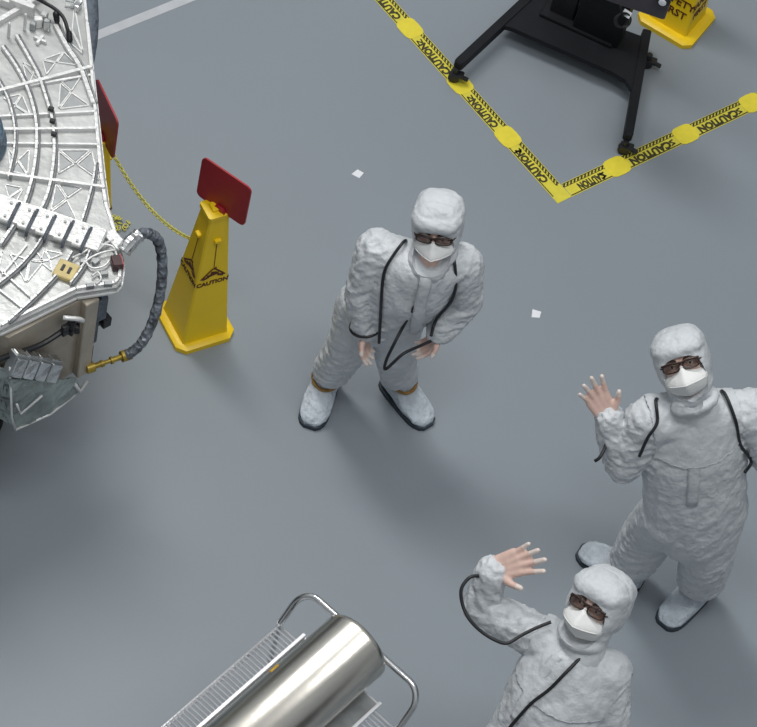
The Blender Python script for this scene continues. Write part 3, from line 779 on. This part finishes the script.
    # mask: upper panel, front seam and lower panel
    b = MB(); nx = 16; prof = ((.0, .000, .099, .052), (.25, -.012, .116, .064), (.5, -.030, .130, .071), (.75, -.048, .140, .074), (1, -.058, .143, .074), (1.12, -.064, .139, .073), (1.4, -.084, .120, .067), (1.7, -.104, .094, .058), (2, -.116, .072, .046))
    rings = []
    for (_, zz, fo, hw_) in prof:
        row = []
        for i in range(nx+1):
            x = -1+2*i/nx
            nose = .012*math.exp(-(x/.28)**2)*(1 if zz > -.005 else 0)
            fall = (.062 if zz > -.07 else .045)*abs(x)**1.7+.01*abs(x)
            row.append(hc+r*x*hw_*1.16+u*(zz+nose-.012*abs(x)*(zz > -.02))+f*(fo-fall+.004*math.exp(-(x/.12)**2)+(.006 if zz > -.005 else 0)*math.exp(-(x/.2)**2)))
        rings.append(row)
    b.loft(rings, cap=False, closed=False); bmesh.ops.recalc_face_normals(b.b, faces=b.b.faces); bmesh.ops.solidify(b.b, geom=b.b.faces[:], thickness=.003)
    mk = obj('face_mask', b, MASKM, root, smooth=True)
    b = MB(); b.tube([q+f*.002 for q in rings[4][1:-1]], .0018, 6); b.tube([q+f*.002 for q in rings[0][4:13]], .002, 6); obj('mask_seam', b, MASKM, mk, smooth=True)
    # ---- hood
    s_ = hood_sc; b = MB()
    hu = hc+u*.016-f*.014
    b.ell(hu+u*.004, r*.106*s_, f*.112*s_, u*.120*s_, 32, 20, 3.0)
    b.ell(hc+u*.072+f*.004, r*.106*s_, f*.105*s_, u*.034*s_, 32, 14, 3.0)            # brow band
    b.ell(hc-u*.07+f*.002, r*.094*s_, f*.09*s_, u*.085, 24, 14)
    b.capsule(hc-u*.09-f*.012, .080, nk+T*.0, .092)
    b.torus(hc-u*(.155 if gap else .122)+f*.012, u+f*.25, .078 if gap else .074, .020, 24, 8)
    cut = MB(); cut.ell(hc+f*.110-u*.048, r*.083, f*.096, u*.096, 26, 18, 2.9)
    bm = remesh(b, .0065, 5)
    mvs = []
    for v_ in bm.verts:
        x = v_.co*15; g = .003*ridge(x*.8)+.0022*ridge(x*2.2)
        # seam ridges: around the brow and over the crown
        z_ = (v_.co-hc).dot(u); fz = (v_.co-hc).dot(f)
        g += .004*math.exp(-((z_-.098)/.006)**2)*(fz > 0)-.004*math.exp(-((fz+.0)/.008)**2)*(z_ > .05)
        mvs.append((v_, v_.normal*g))
    for v_, d_ in mvs: v_.co += d_
    tmp = MB(); tmp.b.free(); tmp.b = bm
    me_ = bpy.data.meshes.new('h'); bm.to_mesh(me_); bm.free()
    o = bpy.data.objects.new('h', me_); C.objects.link(o)
    cm_ = bpy.data.meshes.new('c'); bmesh.ops.recalc_face_normals(cut.b, faces=cut.b.faces); cut.b.to_mesh(cm_); cut.b.free()
    co = bpy.data.objects.new('c', cm_); C.objects.link(co)
    md = o.modifiers.new('b', 'BOOLEAN'); md.operation = 'DIFFERENCE'; md.object = co; md.solver = 'EXACT'
    co2 = None
    if gap:
        c2_ = MB(); c2_.ell(hc+f*.112-u*.128, r*.042, f*.066, u*.050, 24, 14, 2.2); c2_.b.normal_update()
        bmesh.ops.recalc_face_normals(c2_.b, faces=c2_.b.faces); m2_ = bpy.data.meshes.new('c2'); c2_.b.to_mesh(m2_); c2_.b.free()
        co2 = bpy.data.objects.new('c2', m2_); C.objects.link(co2)
        md = o.modifiers.new('b2', 'BOOLEAN'); md.operation = 'DIFFERENCE'; md.object = co2; md.solver = 'EXACT'
    bpy.context.view_layer.update(); dg = bpy.context.evaluated_depsgraph_get()
    hm = bpy.data.meshes.new_from_object(o.evaluated_get(dg)); bpy.data.objects.remove(o); bpy.data.objects.remove(co); hm.materials.clear()
    if co2: bpy.data.objects.remove(co2)
    hd = link('hood', hm, HOOD, root); hm.set_sharp_from_angle(angle=math.radians(50))
    # ---- coverall
    b = MB(); k_ = roomy
    b.loft([tor(-.50, .11*k_*wide, .10*k_), tor(-.36, .16*k_*wide, .14*k_), tor(-.12, .20*k_*wide, .16*k_), tor(.12, .205*k_*wide, .16*k_, .01), tor(.35, .20*k_*wide, .15*k_, .015), tor(.62, .205*k_*wide, .15*k_, .012), tor(.82, .19*k_*wide, .125*k_), tor(.95, .13, .10), tor(1.02, .09, .085)])
    bones = [(hp-T*.25, nk, 'torso', .010)]
    for s, sd in (('L', 1), ('R', -1)):
        sh, el, wr, kn, an = (J[x+s] for x in ('sh', 'el', 'wr', 'kn', 'an'))
        wr2 = wr-(wr-el).normalized()*.015
        b.capsule(nk-T*.07, .092, sh, .084*k_); b.capsule(sh, .088*k_, el, .080*k_*arm); b.capsule(el, .080*k_*arm, el.lerp(wr2, .7), .070*k_*arm); b.capsule(el.lerp(wr2, .7), .068*arm, wr2+(wr-el).normalized()*.008, .051)
        hj = hp+R*.09*sd-T*.06
        b.capsule(hj, .130*k_*leg, kn, .108*k_*leg); b.capsule(kn, .108*k_*leg, kn.lerp(an, .75), .098*k_*leg); b.capsule(kn.lerp(an, .75), .100*k_*leg, V((an.x, an.y, .135)), .066)
        bones += [(sh, el, 'limb', .011), (el, wr, 'limb', .014), (hj-(hj-kn)*.25, kn, 'limb', .008), (kn, an, 'limb', .011)]
    bm = remesh(b, .0085, 7)
    bibm = None
    if bib:
        bibm = bm.copy()
        lim = .30
        dead = []
        for v_ in bibm.verts:
            q = v_.co-nk; along = q.dot(T); side = abs(q.dot(R))
            if along < -.20+.25*max(0, side-.07)**1.0*1.2 or side > .185 or along > .06: dead.append(v_)
        for v_ in bibm.verts: v_.co += v_.normal*.012
        wrinkle(bibm, [(hp, nk, 'torso', .008)], .8)
        bmesh.ops.delete(bibm, geom=dead, context='VERTS')
        for _ in range(4): bmesh.ops.smooth_vert(bibm, verts=[v_ for v_ in bibm.verts if v_.is_boundary], factor=.5, use_axis_x=True, use_axis_y=True, use_axis_z=True)
    wrinkle(bm, bones, 1.0)
    bmesh.ops.smooth_vert(bm, verts=bm.verts, factor=.3, use_axis_x=True, use_axis_y=True, use_axis_z=True)
    bv = BVHTree.FromBMesh(bm)
    me = bpy.data.meshes.new('coverall'); bm.to_mesh(me); bm.free()
    cov = link('coverall', me, SUIT, root)
    if bibm:
        # keep the one connected piece and turn its edge down onto the suit
        seen = set(); best = []
        for f0 in bibm.faces:
            if f0 in seen: continue
            st_ = [f0]; comp = []; seen.add(f0)
            while st_:
                q = st_.pop(); comp.append(q)
                for e_ in q.edges:
                    for g_ in e_.link_faces:
                        if g_ not in seen: seen.add(g_); st_.append(g_)
            if len(comp) > len(best): best = comp
        keep = set(best)
        bmesh.ops.delete(bibm, geom=[q for q in bibm.faces if q not in keep], context='FACES')
        bmesh.ops.delete(bibm, geom=[v_ for v_ in bibm.verts if not v_.link_faces], context='VERTS')
        bibm.normal_update()
        low_ = {}
        for e_ in [e_ for e_ in bibm.edges if e_.is_boundary]:
            for v_ in e_.verts:
                if v_ not in low_: low_[v_] = bibm.verts.new(v_.co-v_.normal*.016)
            a_, c_ = e_.verts
            try: bibm.faces.new((a_, c_, low_[c_], low_[a_]))
            except ValueError: pass
        me = bpy.data.meshes.new('hood_bib'); bibm.to_mesh(me); bibm.free(); link('hood_bib', me, HOOD, hd)
    # surface of the worn suit
    def skinpt(x, y, lift):
        d = (at(x, y, 0)-CAM).normalized(); h, nn, _, _ = bv.ray_cast(CAM, d)
        if h is None:
            q = at(x, y, J['neck'].z-.25); h, nn, _, _ = bv.find_nearest(q)
        return h+nn*lift
    if flap:
        b = MB(); ps = smooth_path([skinpt(x, y, .004) for x, y in flap], 4); rows = []
        for i, p in enumerate(ps):
            t_ = (ps[min(i+1, len(ps)-1)]-ps[max(i-1, 0)]).normalized(); sd = t_.cross(Fd).normalized()
            row = []
            for k in (-1, -.5, 0, .5, 1):
                q = p+sd*.024*k; h, nn, _, _ = bv.find_nearest(q); row.append(h+nn*(.012-.004*abs(k)))
            rows.append(row)
        b.loft(rows, cap=False, closed=False); bmesh.ops.recalc_face_normals(b.b, faces=b.b.faces); bmesh.ops.solidify(b.b, geom=b.b.faces[:], thickness=.006); obj('zip_flap', b, HOOD, cov, smooth=True)
    for cd in cords:
        ps = []
        for q in cd:
            ps.append(at(*q) if len(q) == 3 else skinpt(q[0], q[1], .022 if bib else .010))
        b = MB(); b.tube(smooth_path(ps, 6), .0068, 8); co_ = obj('black_cord', b, BLACK, root, smooth=True); tag(co_, 'black wrist strap cord')
    if cuff:
        s, rad = cuff; wr, el = J['wr'+s], J['el'+s]; d = (wr-el).normalized()
        b = MB(); b.torus(wr-d*.02, d, rad, .0065, 24, 8); obj('wrist_band', b, BLACK, root, smooth=True)
    # ---- shoe covers
    for s in ('L', 'R'):
        fd, ln = feet[s]; fd = V(fd); fd.z = 0; fd.normalize(); sd = V((-fd.y, fd.x, 0)); an = J['an'+s]; a0 = V((an.x, an.y, 0))
        rings = []; sol = []
        for (x, w_, h_) in ((-.085, .022, .05), (-.075, .040, .085), (-.05, .052, .11), (-.01, .058, .125), (.03, .060, .115), (.07, .062, .095), (.11, .064, .080), (.15, .064, .068), (.185, .058, .056), (.21, .044, .044), (.224, .024, .03)):
            x *= ln/.28; ring = []
            for k in range(20):
                a = k*2*PI/20; cy = math.cos(a); sy = math.sin(a)
                yy = math.copysign(abs(cy)**.8, cy)*w_; zz = .012+(h_-.012)*(.5+.5*math.copysign(abs(sy)**.75, sy))
                wob = 1+.06*noise.noise(V((x*25, yy*40, zz*30))+a0*7)+.13*ridge(V((x*7, yy*55, 0))+a0*3)*(zz > .03)
                ring.append(a0+fd*x+sd*yy*wob+V((0, 0, .012+(zz-.012)*wob)))
            rings.append(ring); sol.append((x, w_))
        b = MB(); b.loft(rings); bmesh.ops.subdivide_edges(b.b, edges=b.b.edges[:], cuts=1, use_grid_fill=True, smooth=.6)
        sc_ = obj('shoe_cover', b, BOOT, root, smooth=True)
        outl = [a0+fd*(x*1.03)+sd*(w_+.004) for x, w_ in sol]+[a0+fd*(x*1.03)-sd*(w_+.004) for x, w_ in sol[::-1]]
        b = MB(); b.prism(outl, 0., .022); obj('sole', b, SOLE, sc_, smooth=True, angle=40)
        b = MB(); ring = [a0+V((0, 0, .128))+fd*(.012+.066*math.cos(k*PI/14))+sd*.063*math.sin(k*PI/14)-V((0, 0, .026*math.cos(k*PI/14))) for k in range(28)]
        b.tube(ring, .0075, 8, True); obj('ankle_strap', b, AMBER, sc_, smooth=True)
    return root

def foot(an, toe): 
    d = at(*toe)-at(*an); d.z = 0; return d

# the stooping person
J = dict(head=at(437.5, 226, 1.41), neck=at(428, 262, 1.27), shR=at(377, 250, 1.21), shL=at(462, 264, 1.20), elR=at(362, 293, .98), wrR=at(366, 330, .78),
         elL=at(466, 300, .96), wrL=at(439, 332, .79), hip=at(386, 304, .80), knR=at(348, 346, .45), anR=at(327, 377, .1), knL=at(395, 347, .46), anL=at(400, 380, .1))
person(J, (.02, -1, .10), math.radians(9),
       dict(R=dict(d=(.10, -.25, -1), n=(1, -.2, .1), side=1, flex=.35, spread=.05), L=dict(d=(-.25, -.15, -1), n=(-1, -.5, .1), side=-1, flex=.45, spread=.05)),
       'person in white cleanroom suit stooping with both arms hanging beside the yellow cone',
       dict(R=((-.06, -1, 0), .28), L=((.80, -.62, 0), .28)), bib=False, roomy=.94, wide=.92, hood_sc=.97,
       cords=([(410, 232), (405, 242), (393, 256), (386, 272), (383, 295), (381, 318), (379, 343, .80)],
              [(452, 254), (455, 268), (455, 285), (448, 302), (438, 320), (431, 336, .86)],
              [(431, 341, .80), (420, 346, .80), (403, 354, .80), (386, 369, .74), (386, 361, .78), (394, 344, .86), (404, 325, .92), (413, 306)]),
       flap=[(426, 277), (424, 288), (419, 310), (414, 330)], cuff=('R', .065))
# the standing person waving at the right
J = dict(head=at(683, 363, 1.60), neck=at(692, 405, 1.43), shR=at(650, 420, 1.36), shL=at(750, 412, 1.38), elR=at(624, 464, 1.10), wrR=at(609, 417, 1.32),
         elL=at(778, 470, 1.1), wrL=at(800, 520, .90), hip=at(694, 500, .84), knR=at(652, 530, .47), anR=at(629, 566, .1), knL=at(707, 552, .47), anL=at(700, 585, .1))
person(J, (-.10, -1, .78), math.radians(-17),
       dict(R=dict(d=at(584, 376, 1.46)-at(607, 415, 1.32), n=(-.1, -.62, .78), side=1, flex=.10, spread=.17, sc=1.14, thumb=.7), L=dict(d=(0, -.2, -1), n=(-1, 0, 0), side=-1, flex=.3, spread=.06)),
       'standing person in white cleanroom suit at the right waving beside their shoulder',
       dict(R=((-.95, .30, 0), .28), L=((-.5, -.86, 0), .28)), roomy=1.03, leg=.98, gap=True,
       cords=([(660, 386), (656, 402), (654, 420), (648, 436), (640, 453)], [(714, 378), (722, 395), (733, 418), (744, 442), (747, 458), (748, 475)],
              [(609, 432, 1.27), (606, 445, 1.24), (600, 457, 1.22), (595, 461, 1.20)]),
       flap=[(693, 412), (694, 440), (694, 470), (692, 505)])
# the waving person in front
J = dict(head=at(597, 606, 1.57), neck=at(580, 655, 1.40), shR=at(545, 640, 1.34), shL=at(606, 672, 1.36), elR=at(480, 606, 1.34), wrR=at(493, 570, 1.52),
         elL=at(612, 735, 1.12), wrL=at(590, 775, 1.05), hip=at(520, 772, .88), knR=at(470, 850, .48), anR=at(450, 900, .1), knL=at(525, 860, .48), anL=at(500, 915, .1))
person(J, (-.66, -1, .80), math.radians(31),
       dict(R=dict(d=at(532, 556, 1.62)-at(496, 567, 1.53), n=(-.15, -.62, .76), side=1, flex=.06, spread=.15, sc=1.18, thumb=.75), L=dict(d=(-.6, -.3, -.4), n=(0, -.3, 1), side=-1, flex=.3, spread=.06)),
       'person in white cleanroom suit at the bottom waving overhead, standing nearest the wire cart',
       dict(R=((-.2, -1, 0), .28), L=((.2, -1, 0), .28)), roomy=.94, arm=.8, wide=.97,
       cords=([(488, 578, 1.50), (474, 576, 1.52), (466, 581, 1.51), (461, 591, 1.49), (463, 606, 1.46), (470, 620, 1.44), (482, 632, 1.42), (497, 641, 1.41), (508, 643, 1.41), (522, 635, 1.43), (536, 628, 1.45), (551, 622, 1.47)],
              [(602, 644), (588, 654), (568, 670), (550, 687), (534, 704), (513, 727), (498, 748)]),
       flap=[(562, 654), (548, 668), (535, 684), (524, 702), (515, 720)])

# ------------------------------------------------------------------ light
w = bpy.data.worlds.new('room_light'); bpy.context.scene.world = w; w.use_nodes = True
nt = w.node_tree; bg = nt.nodes['Background']
tc = nt.nodes.new('ShaderNodeTexCoord'); sx = nt.nodes.new('ShaderNodeSeparateXYZ'); nt.links.new(tc.outputs['Generated'], sx.inputs[0])
rp = nt.nodes.new('ShaderNodeValToRGB'); mr = nt.nodes.new('ShaderNodeMapRange'); mr.inputs[1].default_value = -1; mr.inputs[2].default_value = 1
nt.links.new(sx.outputs['Z'], mr.inputs[0]); nt.links.new(mr.outputs[0], rp.inputs[0])
el = rp.color_ramp.elements
el[0].position = 0; el[0].color = (.25, .27, .29, 1)
el[1].position = 1; el[1].color = (.95, .98, 1, 1)
for p_, c_ in ((.50, .30), (.62, .42), (.72, .62), (.85, .9)):
    e_ = el.new(p_); e_.color = (c_*.96, c_*.99, c_*1.02, 1)
nt.links.new(rp.outputs[0], bg.inputs[0]); bg.inputs[1].default_value = .50
def area(loc, tgt, sx_, sy_, power, col=(1, 1, 1)):
    l = bpy.data.lights.new('ceiling_lamp', 'AREA'); l.shape = 'RECTANGLE'; l.size = sx_; l.size_y = sy_; l.energy = power; l.color = col
    o = bpy.data.objects.new('ceiling_lamp', l); C.objects.link(o); o.location = loc
    o.rotation_euler = (V(tgt)-V(loc)).to_track_quat('-Z', 'Y').to_euler(); return o
area((-3.4, 10.0, 11), (-1.5, 8.8, 0), 1.6, 5, 535, (1, .985, .955))
area((3.0, 5.0, 11.5), (.6, 6, 0), 1.4, 4, 150, (1, .985, .96))
area((.2, 3.5, 12), (.2, 6, .5), 4, 1.0, 255, (.98, .99, .99))

vs = bpy.context.scene.view_settings
vs.view_transform = 'Standard'; vs.look = 'None'; vs.gamma = 1; vs.use_curve_mapping = False; vs.exposure = 0.0
